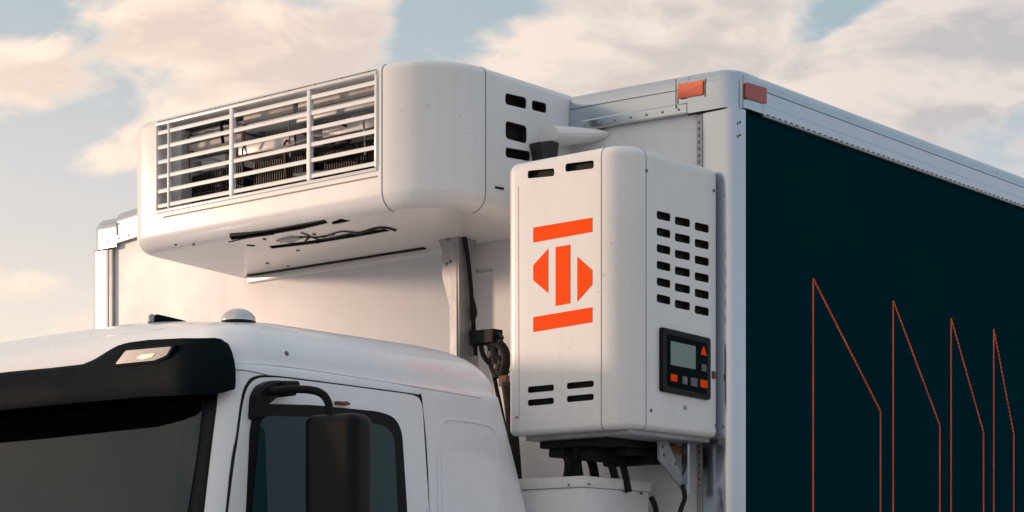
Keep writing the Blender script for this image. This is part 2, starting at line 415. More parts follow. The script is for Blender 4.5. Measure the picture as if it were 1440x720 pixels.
# post rivets on the side
for (zz) in (3.505, 3.46): pass
# reflectors
def quadp(pxs, f): return [f(*p) for p in pxs]
b = bmesh.new(); prism(b, rpoly(quadp([(954, 119), (989.5, 112.5), (989.5, 133), (954, 139)], lambda x, y: onY(x, y, -.004)), .003), (0, -1, 0), -.002, .004); obj('marker_reflector', b, REFL, CB, label='bright orange reflector on the front of the corner')
b = bmesh.new(); prism(b, rpoly(quadp([(1048, 116), (1076.5, 124.5), (1076.5, 146.5), (1048, 138)], lambda x, y: onX(x, y, .004)), .003), (1, 0, 0), -.002, .004); obj('marker_reflector', b, REFR, CB, label='darker red reflector on the side of the corner')
# casting frame lines
for (x0, y0, x1, y1, f, nn) in [(950.5, 111, 950.5, 152, lambda a, c: onY(a, c, -.0045), (0, -1, 0)), (1044.5, 106, 1044.5, 152, lambda a, c: onX(a, c, .0045), (1, 0, 0)), (991.5, 110, 991.5, 136, lambda a, c: onY(a, c, -.0045), (0, -1, 0))]:
    b = bmesh.new(); tube(b, [f(x0, y0), f(x1, y1)], .0016, 6); obj('casting_seam', b, SEAM, CB)
# graphic lines on the side wall
def strip(px, f, nn, w):
    bb = bmesh.new(); a, c = f(*px[0]), f(*px[1]); t = (c - a).normalized(); s = t.cross(V(nn)) * w / 2
    prism(bb, [a + s, c + s, c - s, a - s], nn, .0002, .0012); return bb
fx = lambda x, y: onX(x, y, -.004)
for (xp, yp, xq, yq) in [(1143, 392, 1237.5, 578), (1255.5, 423, 1321, 598), (1337, 448, 1382.5, 608), (1397, 463, 1425, 610), (1447, 474, 1470, 612)]:
    bb = bmesh.new(); A = fx(xp, yp); B = fx(xq, yq); w = .0074
    def st(a, c):
        t = (c - a).normalized(); s = t.cross(V((1, 0, 0))) * w / 2
        prism(bb, [a + s, c + s, c - s, a - s], (1, 0, 0), .0003, .0014)
    st(A, V((A.x, A.y, 1.4))); L_ = (B - A).length; nd = int(L_ / .0125)
    for q in range(nd): st(A.lerp(B, q / nd) + V((.0002, 0, 0)), A.lerp(B, (q + .80) / nd) + V((.0002, 0, 0)))
    st(B + V((.0004, 0, 0)), V((B.x + .0004, B.y, 1.4)))
    obj('orange_outline', bb, LINE, side)

# mounting board that stands proud of the front wall under the refrigeration unit
p0 = onY(342, 385, -.035); p1 = onY(641, 345, -.035)
b = bmesh.new(); box(b, p0.x, p1.x, -.035, FW + .001, BZ0 + .3, 3.33, .004); obj('mounting_board', b, PANELW, CB)
b = bmesh.new(); box(b, p1.x + .0005, p1.x + .012, -.041, FW + .001, BZ0 + .3, 3.32, .002); obj('board_trim', b, PANELW, CB)
# side post screws
for (px, py) in [(1040.5, 172), (1040.5, 190)]: screw(CB, onX(px, py, .002), (1, 0, 0), .003)
screw(CB, onY(161, 358, FW), (0, -1, 0), .004)

# ================================================================== big refrigeration unit
RF = thing('refrigeration_unit', 'wide white refrigeration unit with louvred grille overhanging the cab roof', 'refrigeration unit', (-1.12, 0, 3.29))
YF = -.52; AZ0 = 3.285; AZ1 = 3.648
plan = []
def arc(cx, cy, r, a0, a1, n):
    return [V((cx + r * math.cos(math.radians(a0 + (a1 - a0) * k / n)), cy + r * math.sin(math.radians(a0 + (a1 - a0) * k / n)))) for k in range(n + 1)]
plan = [V((-1.80, .03)), V((-1.712, -.43))] + arc(-1.615, YF + .095, .095, 188, 270, 10)[1:]
iseam_l = len(plan) - 1
plan += [V((-1.2, YF)), V((-.9, YF))]
iseam1 = len(plan); plan += arc(-.707, YF + .183, .183, 270, 360, 18); iseam2 = len(plan) - 1
plan += [V((-.524, -.15)), V((-.524, .03))]
rings = rounded_loft(plan, AZ0, AZ1, .045, .022, 8)
b = bmesh.new(); loft(b, rings); hous = obj('housing', b, WHITE, RF)
def seam_line(i, nm='panel_seam'):
    pts = []
    for r in rings:
        pts.append(r[i])
    for k in (.25, .5, .75, 1): pts.insert(0, rings[0][i].lerp(V((-1.1, -.05, AZ0)), k * .30 if k else 0) if False else rings[0][i])
    q = []
    for p in pts:
        if not q or (p - q[-1]).length > 1e-4: q.append(p)
    bb = bmesh.new(); tube(bb, q, .0016, 6); obj(nm, bb, SEAM, RF)
seam_line(iseam1); seam_line(iseam2)
# openings: grille and side vents
gy = lambda x, y: onY(x, y, YF)
GX0 = gy(221, 240).x; GX1 = gy(529.5, 240).x; GZ0 = 3.388; GZ1 = 3.626
cb = bmesh.new(); box(cb, GX0, GX1, YF - .05, YF + .30, GZ0, GZ1)
sx = lambda x, y: onX(x, y, -.524)
def slotpts(x0, x1, yc0, yc1, h, f, r):
    return rpoly([f(x0, yc0 - h / 2), f(x1, yc1 - h / 2), f(x1, yc1 + h / 2), f(x0, yc0 + h / 2)], r)
svents = [slotpts(710.5, 740.5, 138.5, 145.5, 16, sx, .010), slotpts(748, 768.5, 147.5, 152.5, 14, sx, .009), slotpts(711, 741, 182, 190, 25, sx, .012), slotpts(711, 746, 214, 220, 14, sx, .010)]
for s in svents: prism(cb, s, (1, 0, 0), -.03, .02)
uz = lambda x, y: onZ(x, y, AZ0)
uv = [rpoly([uz(*p) for p in q], .006) for q in ([(322, 334), (372, 326.5), (420, 318), (457, 311.5), (462, 314), (424, 323), (376, 331), (326, 338)], [(466, 312.5), (480, 308.5), (495, 310), (486, 313), (468, 316)],
      [(347, 343.5), (360, 344.5), (358, 347), (346, 346)], [(378, 346), (440, 338), (500, 328), (540, 321.5), (550, 325), (502, 333.5), (440, 343.5), (382, 350)])]
for s in uv: prism(cb, s, (0, 0, -1), -.03, .02)
cut(hous, cb)
for s in svents:
    b = bmesh.new(); cup(b, s, (1, 0, 0), -.026, -.0015); obj('vent', b, DARK, RF)
for s in uv:
    b = bmesh.new(); cup(b, s, (0, 0, -1), -.026, -.0015); obj('underside_slot', b, DARK, RF)
# grille: louvres and bars
fr = bmesh.new()
for (x0, x1, z0, z1) in [(GX0 - .004, GX1 + .003, GZ1 - .002, GZ1 + .006), (GX0 - .004, GX1 + .003, GZ0 - .006, GZ0 + .002), (GX0 - .006, GX0 + .002, GZ0 + .003, GZ1 - .003), (GX1 - .004, GX1 + .004, GZ0 + .003, GZ1 - .003)]:
    box(fr, x0, x1, YF - .004, YF + .02, z0, z1, .0015)
grille = obj('grille', fr, WHITE, RF)
for k in range(6):
    zc = GZ0 + .015 + k * .0405
    bb = bmesh.new(); prof = rpoly([V((0, YF - .001, zc - .008)), V((0, YF + .020, zc + .003)), V((0, YF + .020, zc + .006)), V((0, YF - .001, zc + .004))], .002, 2)
    loft(bb, [[p + V((x, 0, 0)) for p in prof] for x in (GX0 + .002, GX1 - .002)]); obj('louvre', bb, WHITE, grille)
for px, w in ((237.5, .0055), (326, .013), (435, .012)):
    x = gy(px, 230).x; bb = bmesh.new(); box(bb, x - w / 2, x + w / 2, YF - .0035, YF + .010, GZ0 + .0022, GZ1 - .0022, .0015); obj('grille_bar', bb, WHITE, grille)
# sill groove and top groove with screws
b = bmesh.new(); box(b, gy(230, 300).x, GX1 + .003, YF - .0012, YF + .001, 3.3665, 3.3700); obj('sill_groove', b, SEAM, RF)
b = bmesh.new(); box(b, GX0, GX1, YF - .0012, YF + .001, 3.6345, 3.6365); obj('top_groove', b, SEAM, RF)
for k in range(9): screw(RF, V((GX0 + .05 + k * .095, YF, 3.631 + .0035)), (0, -1, 0), .0028)
# interior machinery behind the grille
IB = YF + .29
b = bmesh.new(); box(b, GX0 + .003, GX1 - .003, IB - .005, IB + .005, GZ0 + .003, GZ0 + .11); obj('inner_back', b, DARK, RF)
b = bmesh.new(); box(b, GX0 + .003, GX1 - .003, YF + .155, YF + .162, GZ0 + .1105, GZ1 - .003); obj('inner_back', b, PANELW, RF)
for (x0, x1, z0, z1, y, m) in [(.30, .56, .120, .165, .07, WHITE), (.66, .97, .135, .178, .09, WHITE), (.08, .20, .115, .155, .10, PANELW), (.003, .05, .004, .232, .05, PANELW), (.06, .97, .19, .205, .05, WHITE), (.57, .64, .12, .15, .11, ALUD), (.60, .98, .17, .187, .045, ALUD), (.60, .98, .206, .232, .05, ALUW), (.07, .33, .16, .187, .06, ALUW), (.35, .58, .206, .23, .05, ALUW), (.07, .33, .206, .225, .07, ALUD), (.985, .999, .01, .23, .05, ALUD)]:
    w = GX1 - GX0; bb = bmesh.new(); box(bb, GX0 + w * x0, GX0 + w * x1, YF + y, YF + y + .10, GZ0 + z0, GZ0 + z1, .006); obj('inner_duct', bb, m, RF)
for k in range(3):
    x0 = GX0 + .03 + k * (GX1 - GX0 - .03) / 3; bb = bmesh.new()
    for j in range(26): box(bb, x0 + j * .0088, x0 + j * .0088 + .003, YF + .085, YF + .14, GZ0 + .006, GZ0 + .105)
    obj('condenser_coil', bb, COIL, RF)
for k in range(26):
    x = random.uniform(GX0 + .03, GX1 - .05); zz = random.uniform(GZ0 + .03, GZ1 - .05); dx = random.choice((.0, .0, .12, .2)); dz = random.choice((.1, -.1, .06)) if dx == 0 else random.uniform(-.03, .03)
    zz2 = min(max(zz + dz, GZ0 + .01), GZ1 - .02); x2 = min(x + dx, GX1 - .02)
    y = YF + random.uniform(.035, .08)
    bb = bmesh.new(); tube(bb, smooth_path([(x, y, zz), ((x + x2) / 2 + .004, y - .008, (zz + zz2) / 2), (x2, y, zz2), (x2 + .01, y + .06, zz2 - .01)], 4), random.uniform(.0022, .005), 6)
    obj('inner_pipe', bb, random.choice((COPPER, RUB, RUB, ALUD, RUB, COIL)), RF)
b = bmesh.new(); box(b, GX0 + .02, GX1 - .02, YF + .06, IB - .02, GZ1 - .03, GZ1 - .024); obj('inner_shelf', b, ALUD, RF)
for fxx in (.2, .52, .82):
    x = GX0 + (GX1 - GX0) * fxx; bb = bmesh.new()
    ring = lambda r, y: [V((x + r * math.cos(2 * math.pi * k / 24), y, GZ0 + .12 + r * math.sin(2 * math.pi * k / 24))) for k in range(24)]
    loft(bb, [ring(.105, YF + .16), ring(.105, YF + .145), ring(.095, YF + .145), ring(.095, YF + .16)], cap=False); obj('fan_ring', bb, COIL, RF)
# underside details
b = bmesh.new(); box(b, onY(352, 380, -.05).x, onY(600, 340, -.05).x, -.066, -.052, AZ0 - .004, AZ0 + .002, .001); obj('underside_channel', b, RUB, RF)
b = bmesh.new(); box(b, -1.72, -.86, -.044, .01, AZ0 - .020, AZ0 + .003, .003); obj('rear_flange', b, WHITE, RF)
b = bmesh.new(); prism(b, rpoly([uz(*p) for p in [(388, 338), (408, 332), (426, 333), (408, 340)]], .004), (0, 0, -1), -.002, .004, .003); obj('underside_bracket', b, ALUD, RF)
for q, rr_, m_ in (([(395, 340), (420, 333), (446, 333), (470, 329)], .0035, RUB), ([(405, 343), (432, 332), (452, 336), (500, 326)], .0028, COIL), ([(424, 327), (436, 332), (430, 339), (448, 341)], .003, RUB),
                  ([(455, 333), (480, 325), (505, 326), (530, 321)], .0035, COIL), ([(322, 340), (350, 334), (385, 329)], .0025, COIL), ([(500, 329), (535, 319), (556, 323)], .005, RUB)):
    b = bmesh.new(); tube(b, smooth_path([uz(*p) for p in q], 5), rr_, 8); obj('underside_pipe', b, m_, RF)
for px, py in ((442, 329), (470, 333), (513, 325), (372, 336)): screw(RF, uz(px, py), (0, 0, -1), .006, COIL)
for px in (247, 272): screw(RF, uz(px, 344 + (px - 247) * -.02), (0, 0, -1), .004)
for px, py in ((405, 374), (376, 370), (419, 352)): screw(RF, uz(px, py), (0, 0, -1), .006)
b = bmesh.new(); prism(b, rpoly([sx(696, 262), sx(708, 264), sx(708, 267), sx(696, 265)], .001), (1, 0, 0), -.001, .002); obj('edge_clip', b, RUB, RF)
# conduit hood between the unit and the wall
b = bmesh.new(); pts = [onX(757, 182, -.50), onX(775, 180, -.49)]
y0 = sx(760, 190).y
rr = []
for k in range(9):
    t = k / 8; y = y0 + (.010 - y0) * t; xx = -.515 + .05 * t; hh = .026 - .010 * t * t; zc = 3.512 + .012 * t
    xw = .050 + .020 * t * t
    rr.append([V((xx + xw * math.cos(a) * (1.0), y, zc + hh * math.sin(a))) for a in [2 * math.pi * j / 16 for j in range(16)]])
loft(b, rr); obj('conduit_hood', b, WHITE, RF)
b = bmesh.new(); prism(b, [onX(*p, -.47) for p in [(766, 198), (792, 195), (790, 222), (771, 226)]], (1, 0, 0), -.05, -.012, .003); obj('conduit_block', b, COIL, RF)

# support bracket below the unit
BR = thing('support_bracket', 'grey metal support bracket between the wide unit and the cab roof', 'bracket', (-1.0, -.08, 2.75))
by = -.12
fy = lambda x, y: onY(x, y, by)
b = bmesh.new(); prism(b, [fy(*p) for p in [(611, 323), (642, 320), (642, 560), (634, 560), (632, 430), (622, 390), (621, 350)]], (0, -1, 0), -.010, .0); obj('front_plate', b, ALUD, BR)
xr = fy(643, 400).x
b = bmesh.new(); prism(b, [onX(*p, xr) for p in [(643, 320), (671, 328), (666, 345), (661, 372), (666, 440), (671, 500), (673, 560), (645, 560)]], (1, 0, 0), -.004, .004); obj('side_plate', b, ALUD, BR)
b = bmesh.new(); prism(b, [fy(*p) for p in [(611, 321), (672, 313), (672, 318), (611, 326)]], (0, -1, 0), -.08, .012); obj('top_flange', b, ALUD, BR)
for px, py in ((630, 336), (633, 368), (628, 371)): screw(BR, fy(px, py), (0, -1, 0), .005)
b = bmesh.new(); tube(b, smooth_path([onX(653, 330, xr + .012), onX(660, 380, xr + .014), onX(664, 430, xr + .014), onX(669, 500, xr + .014)]), .006, 8); obj('cable', b, RUB, BR)

# ================================================================== upright control cabinet
PC = thing('control_cabinet', 'upright white equipment cabinet with orange emblem, vents and small control panel', 'equipment cabinet', (-.23, 0, 2.712))
PX0, PX1, PYF, PZ0, PZ1 = -.413, -.044, -.392, 2.712, 3.378
rc = .075
plan = plan_rr(PX0, PX1, PYF, -.004, (rc, .006, .006, .012), 14)
rings = rounded_loft(plan, PZ0, PZ1, .006, .026, 8)
rings = rounded_loft(plan_rr(PX0, PX1, PYF, -.004, (rc, .008, .008, .028), 14), PZ0, PZ1, .0075, .0075, 4)
# larger radius at the top edge of front, left and side
pl = plan_rr(PX0, PX1, PYF, -.004, (rc, .028, .028, .030), 14)
rings = rounded_loft(pl, PZ0, PZ1, .014, .026, 8)
b = bmesh.new(); loft(b, rings); ph = obj('housing', b, WHITE, PC)
fy = lambda x, y: onY(x, y, PYF); fx = lambda x, y: onX(x, y, PX1)
cb = bmesh.new(); fv = []; sv = []
for (x0, x1, ya, yb, h) in [(742, 779.5, 245.6, 242.0, 11), (795, 835, 236, 231.0, 11.5), (742, 779, 548.4, 545.0, 9), (797, 835, 543, 539.4, 9), (742, 779, 566.8, 563.5, 9), (797, 835, 561.4, 558, 9)]:
    s = slotpts(x0, x1, ya, yb, h, fy, .0065); fv.append(s); prism(cb, s, (0, -1, 0), -.02, .02)
for r in range(6):
    for c, (x0, x1) in enumerate(((923.5, 943), (949, 970.5), (977, 997))):
        yc = 304 + r * 23.4 + (0, 8, 16)[c]
        s = slotpts(x0, x1, yc - 2.2, yc + 2.2, 11.5, fx, .0065); sv.append(s); prism(cb, s, (1, 0, 0), -.02, .02)
cut(ph, cb)
for s in fv: b = bmesh.new(); cup(b, s, (0, -1, 0), -.014, -.001); obj('vent', b, DARK, PC)
for s in sv: b = bmesh.new(); cup(b, s, (1, 0, 0), -.014, -.001); obj('vent', b, DARK, PC)
# panel seams follow the housing rings
for i in (0, 14):
    q = []
    for r in rings:
        if not q or (r[i] - q[-1]).length > 1e-4: q.append(r[i])
    b = bmesh.new(); tube(b, q, .0011, 6); obj('panel_seam', b, SEAM, PC)
b = bmesh.new(); tube(b, [fy(729, 262), fy(730, 590)], .0008, 5); obj('panel_seam', b, SEAM, PC)
# emblem (raised vinyl)
EM = [[(750, 320), (833, 306), (833, 326), (750, 341)], [(750, 446), (833, 432), (833, 453), (750, 467)], [(781.5, 347.5), (802, 344), (802, 426.5), (781.5, 430)],
      [(750, 373), (771, 350), (771, 412), (750, 394)], [(812, 361), (833, 380), (833, 400), (812, 424)]]
b = bmesh.new()
for e in EM: prism(b, [fy(*p) for p in e], (0, -1, 0), -.0005, .0009)
obj('emblem', b, ORANGE, PC)
# control panel
bz = rpoly([fx(927, 460), fx(995.5, 476), fx(995.5, 563), fx(927, 550)], .007)
b = bmesh.new(); prism(b, bz, (1, 0, 0), -.002, .010, .003); cpn = obj('control_panel', b, BLACK, PC)
b = bmesh.new(); prism(b, rpoly([fx(934, 470), fx(989, 483.5), fx(989, 555), fx(934, 543)], .005), (1, 0, 0), .0095, .0112); obj('face_plate', b, VIS, cpn)
b = bmesh.new(); prism(b, rpoly([fx(937.5, 480), fx(972.5, 487.5), fx(972.5, 520), fx(937.5, 513.5)], .002), (1, 0, 0), .0100, .0122); obj('screen', b, SCREEN, cpn)
for q, m in [([(979.5, 499), (983.5, 487), (987.5, 501.5)], ORANGE), ([(980.5, 512), (987, 513.5), (987, 524), (980.5, 522.5)], GREYB), ([(937.5, 526), (946, 528), (946, 538), (937.5, 536)], ORANGE),
             ([(953.5, 529), (960.5, 530.5), (960.5, 542), (953.5, 540.5)], GREYB), ([(965.5, 531), (974.5, 533), (974.5, 545), (965.5, 543)], GREYB), ([(979, 534), (988.5, 536), (988.5, 547), (979, 545)], ORANGE)]:
    b = bmesh.new(); prism(b, rpoly([fx(*p) for p in q], .0028), (1, 0, 0), .0105, .0142, .001); obj('button', b, m, cpn)
b = bmesh.new(); prism(b, rpoly([fx(955.5, 532), fx(958, 532.5), fx(958, 539), fx(955.5, 538.5)], .0003), (1, 0, 0), .0135, .0146); obj('button_mark', b, LENS, cpn)
b = bmesh.new(); prism(b, rpoly([fx(1001, 522), fx(1005.5, 523), fx(1005.5, 533), fx(1001, 532)], .001), (1, 0, 0), -.001, .003); obj('latch', b, RUST, PC)
for px, py in ((915.5, 577), (1007, 598), (1003.5, 268), (909, 240)): screw(PC, fx(px, py), (1, 0, 0), .0042)
b = bmesh.new(); prism(b, rpoly([fx(961, 570), fx(966, 571), fx(966, 577), fx(961, 576)], .001), (1, 0, 0), -.001, .0006); obj('faded_mark', b, ALUD, PC)
screw(PC, fy(727, 587), (0, -1, 0), .003)
# underside: shadow gap tray and fittings
b = bmesh.new(); box(b, PX0 + .03, PX1 - .02, PYF + .04, -.02, PZ0 - .012, PZ0 + .002, .003); obj('base_tray', b, ALUD, PC)
b = bmesh.new(); box(b, PX0 + .05, PX1 - .11, PYF + .07, -.03, PZ0 - .030, PZ0 - .0125, .004); obj('drain_pan', b, RUB, PC)

for (a0, a1, b0, b1, h) in ((.07, .12, .08, .20, .052), (.15, .19, .10, .24, .062), (.20, .25, .16, .30, .046), (.10, .26, .26, .30, .066), (.04, .07, .12, .16, .045)):
    b = bmesh.new(); box(b, PX0 + a0, PX0 + a1, PYF + b0, PYF + b1, PZ0 - h, PZ0 - .0305, .005); obj('pipe_connector', b, RUB, PC)
# steel bracket under the cabinet
SB = thing('steel_bracket', 'small silver triangular bracket under the upright cabinet beside the corner post', 'bracket', (-.13, -.1, 2.62))
xs = -.12
b = bmesh.new(); prism(b, [onX(*p, xs) for p in [(925, 618), (938, 621), (966, 690), (965, 697), (926, 646)]], (1, 0, 0), -.003, .003); obj('gusset', b, ALUD, SB)
b = bmesh.new(); prism(b, [onX(*p, xs + .012) for p in [(964, 622), (967, 622), (967, 696), (964, 696)]], (1, 0, 0), -.012, .006); obj('upright', b, ALU, SB)
b = bmesh.new(); prism(b, [onX(*p, xs - .004) for p in [(940, 626), (962, 628), (962, 640), (945, 638)]], (1, 0, 0), -.006, .004); obj('plate', b, RUST, SB)
for px, py in ((932, 628), (934, 640), (950, 652)): screw(SB, onX(px, py, xs + .003), (1, 0, 0), .004)

# ================================================================== lower equipment box
xl = -.221; LB = thing('equipment_box', 'low white lidded box under the upright cabinet', 'equipment box', (-.33, -.2, 2.2))
b = bmesh.new(); box(b, -.49, xl, -.33, -.06, 2.2, 2.582, .004); obj('box_body', b, WHITE, LB)
b = bmesh.new(); box(b, -.495, xl + .005, -.335, -.055, 2.5825, 2.610, .005); obj('lid', b, WHITE, LB)
for px, py in ((800, 682),): screw(LB, onY(px, py, -.335), (0, -1, 0), .003)
for px, py in ((828, 681), (902, 694)): screw(LB, onX(px, py, xl + .005), (1, 0, 0), .003)

# hoses and pipework, each its own thing
def hose(pts, r, name, label, cat, m=RUB, group=None):
    bb = bmesh.new(); tube(bb, smooth_path(pts, 7), r, 10); o = obj(name, bb, m); o['label'] = label; o['category'] = cat
    o['group'] = group or ('hoses under the upright cabinet' if cat == 'hose' else 'loose cables beside the lidded box')
    return o
hose([onY(790, 612, -.30), onY(792, 630, -.30), onY(800, 650, -.29), onY(798, 674, -.28)], .012, 'hose', 'leftmost black hose dropping from the upright cabinet onto the lidded box', 'hose')
hose([onY(806, 612, -.27), onY(812, 632, -.28), onY(808, 650, -.27), onY(812, 676, -.26)], .018, 'hose', 'thick black hose bundle in the middle above the lidded box', 'hose')
hose([onY(822, 612, -.22), onY(820, 632, -.22), onY(832, 650, -.20), onY(838, 680, -.18)], .012, 'hose', 'black hose slanting right from the thick hose to the box lid', 'hose')
hose([onY(845, 620, -.20), onY(852, 640, -.20), onY(862, 660, -.19), onY(868, 690, -.18)], .010, 'hose', 'black hose slanting down under the middle of the cabinet', 'hose')
hose([onY(872, 618, -.17), onY(872, 640, -.17), onY(878, 662, -.17), onY(884, 692, -.16)], .009, 'hose', 'rightmost black hose above the lid, nearest the silver bracket', 'hose')
hose([onX(960, 682, -.10), onX(963, 700, -.09), onX(958, 715, -.09), onX(952, 740, -.09)], .006, 'cable', 'black cable curving down from the tip of the silver bracket', 'cable')
hose([onX(916, 700, -.14), onX(921, 712, -.14), onX(926, 740, -.14)], .007, 'cable', 'black cable at the right side of the lidded box', 'cable')
PM = thing('pipe_fitting', 'dark pipe fitting and clamp in the gap between cab and cabinet', 'pipe fitting', (-.6, -.05, 2.8))
gy2 = lambda x, y: onY(x, y, -.06)
b = bmesh.new(); prism(b, [gy2(*p) for p in [(666, 466), (700, 463), (700, 482), (668, 486)]], (0, -1, 0), -.02, .02, .003); obj('clamp', b, RUB, PM)
b = bmesh.new(); tube(b, smooth_path([gy2(690, 465), gy2(694, 490), gy2(700, 515), gy2(712, 545), gy2(722, 640), gy2(728, 760)], 6), .013, 10); obj('pipe', b, RUB, PM)
b = bmesh.new(); tube(b, smooth_path([gy2(700, 470), gy2(706, 495), gy2(704, 520), gy2(714, 560), gy2(724, 700)], 6), .010, 10); obj('pipe', b, COIL, PM)
b = bmesh.new(); tube(b, smooth_path([gy2(668, 475), gy2(664, 455), gy2(668, 440), gy2(664, 420)], 6), .006, 8); obj('pipe', b, RUB, PM)
for q, rr_, m_ in (([(672, 474), (684, 478), (694, 492), (692, 512), (700, 530)], .011, RUB), ([(704, 472), (696, 484), (700, 500), (712, 508)], .012, BLACK), ([(676, 486), (680, 500), (690, 512), (704, 516), (714, 524)], .007, DARK),
                  ([(690, 480), (706, 488), (712, 505), (708, 530), (716, 560), (726, 650), (730, 760)], .013, RUB), ([(686, 470), (690, 500), (698, 545), (712, 620), (722, 760)], .006, BLACK)):
    b = bmesh.new(); tube(b, smooth_path([gy2(*p) for p in q], 6), rr_, 10); obj('pipe', b, m_, PM)
for px, py in ((694, 498), (702, 516), (711, 540)):
    b = bmesh.new(); p = gy2(px, py); tube(b, [p + V((0, 0, -.006)), p + V((.002, 0, .006))], .0175, 12); obj('hose_clamp', b, COIL, PM)
b = bmesh.new(); prism(b, [gy2(*p) for p in [(672, 380), (692, 378), (692, 382), (672, 384)]], (0, -1, 0), -.002, .01); obj('wall_clip', b, ALUD, PM)
b = bmesh.new(); prism(b, rpoly([gy2(*p) for p in [(706, 530), (716, 528), (716, 542), (706, 544)]], .003), (0, -1, 0), -.002, .014); obj('valve', b, RUST, PM)

# ================================================================== truck cab
CX1 = -.35; CX0 = -2.15; ZB = 2.795; ZT = 2.912
CAB = thing('truck_cab', 'white truck cab with black sun visor, tinted windscreen and side door', 'truck cab', (-1.25, -.9, .45))
def yf(zz): return -1.355 - .20 * (2.78 - max(2.0, min(zz, 2.78)))
def yr(zz): return -.345 - .37 * max(0, min(zz, 2.80) - 2.52)
def xs_(zz): return CX1 + (.012 if zz < 2.3 else .012 * max(0, (2.8 - zz) / .5)) - .0
cr = []
def crg(zz, i, jf, jr, e=0): 
    x1 = xs_(zz) - i; x0 = -2.5 - xs_(zz) + i; rcx = .07 + i * .5
    lim = (yr(zz) - jr - yf(zz) - jf) * .48; rf, rr_ = min(rcx, lim), min(.075 + i * .5, lim)
    return [V((p.x, p.y, zz + e)) for p in plan_rr(x0, x1, yf(zz) + jf, yr(zz) - jr, (rf, rr_, rr_, rf), 10)]
for zz in (.6, 1.2, 1.8, 2.1, 2.3, 2.45, 2.52, 2.58, 2.64, 2.70, 2.75, 2.78, 2.795): cr.append(crg(zz, 0, 0, 0))
cr.append(crg(2.799, .003, .003, .003)); cr.append(crg(2.803, .006, .004, .006))
for k in range(1, 11):
    t = math.radians(9 * k); s = 1 - math.cos(t)
    cr.append(crg(2.803 + (ZT - 2.803) * math.sin(t), .006 + .125 * s, .004 + .15 * s, .006 + .13 * s))
for q, e in ((.05, .010), (.11, .022), (.2, .036), (.32, .052), (.44, .064)): cr.append(crg(ZT, .131 + q, .154 + q * .4, .136 + q * .25, e))
b = bmesh.new(); loft(b, cr); bmesh.ops.recalc_face_normals(b, faces=b.faces[:])
bvh = BVHTree.FromBMesh(b)
cab = obj('body', b, CABW, CAB, sharp=50)
def prj(p, ax):
    """slide p along the axis onto the cab skin; returns point, normal"""
    if ax == 'x': o = V((.5, p.y, p.z)); d = V((-1, 0, 0))
    else: o = V((p.x, -2.5, p.z)); d = V((0, 1, 0))
    h = bvh.ray_cast(o, d)
    if h[0] is None: return V(p), -d
    return h[0], h[1]
def patch(name, outl, ax, off, thick, m, parent, step=.02, offf=None, label=None):
    """plate that follows the cab skin, its face 'off' above the skin, 'thick' deep"""
    to2 = (lambda p: V((p.y, p.z))) if ax == 'x' else (lambda p: V((p.x, p.z)))
    o2 = [to2(p) for p in outl]; n0 = len(o2)
    dense = []
    for i in range(n0):
        a, c = o2[i], o2[(i + 1) % n0]; k = max(1, int((c - a).length / step))
        for j in range(k): dense.append(a.lerp(c, j / k))
    m0 = len(dense)
    xs = [p.x for p in dense]; ys = [p.y for p in dense]
    pts = dense[:]
    def inside(x, y):
        c = False
        for i in range(m0):
            a, d = dense[i], dense[i - 1]
            if (a.y > y) != (d.y > y) and x < (d.x - a.x) * (y - a.y) / (d.y - a.y) + a.x: c = not c
        return c
    gx = min(xs) + step / 2
    while gx < max(xs):
        gyy = min(ys) + step / 2
        while gyy < max(ys):
            if inside(gx, gyy) and min((V((gx, gyy)) - q).length for q in dense) > step * .35: pts.append(V((gx, gyy)))
            gyy += step
        gx += step
    vv, ee, ff, *_ = delaunay_2d_cdt(pts, [], [list(range(m0))], 1, 1e-7)
    bb = bmesh.new(); top = []; bot = []
    for p in vv:
        q = V((0, p.x, p.y)) if ax == 'x' else V((p.x, 0, p.y))
        h, nn = prj(q, ax); of = off + (offf(h) if offf else 0)
        dirn = V((1, 0, 0)) if ax == 'x' else V((0, -1, 0))
        top.append(bb.verts.new(h + dirn * of)); bot.append(bb.verts.new(h + dirn * (of - thick)))
    edge = {}
    for f in ff:
        try: bb.faces.new([top[i] for i in f])
        except ValueError: continue
        for i in range(len(f)): 
            e = (f[i], f[(i + 1) % len(f)]); edge[e] = 1
    for (i, j) in list(edge):
        if (j, i) not in edge: bb.faces.new((top[j], top[i], bot[i], bot[j]))
    for v in [v for v in bb.verts if not v.link_faces]: bb.verts.remove(v)
    bmesh.ops.recalc_face_normals(bb, faces=bb.faces[:])
    s = sum((f.normal.x if ax == 'x' else -f.normal.y) * f.calc_area() for f in bb.faces)
    if s < 0: bmesh.ops.reverse_faces(bb, faces=bb.faces[:])
    return obj(name, bb, m, parent, sharp=45, label=label)
def skin_line(pts, ax, off, r, m, name, parent, sm=True):
    q = []
    src = smooth_path(pts, 5) if sm else pts
    fine = []
    for a, c in zip(src, src[1:]):
        k = max(1, int((c - a).length / .012))
        for j in range(k): fine.append(a.lerp(c, j / k))
    fine.append(src[-1])
    for p in fine:
        h, nn = prj(p, ax); q.append(h + nn * off)
    bb = bmesh.new(); tube(bb, q, r, 6); return obj(name, bb, m, parent)
def cx(x, y):
    d = ray(x, y).normalized(); h = bvh.ray_cast(CAM, d)
    return h[0] if h[0] is not None else onX(x, y, CX1)
def down(p, zz, sl=0.0): return V((p.x, p.y - (p.z - zz) * sl, zz))
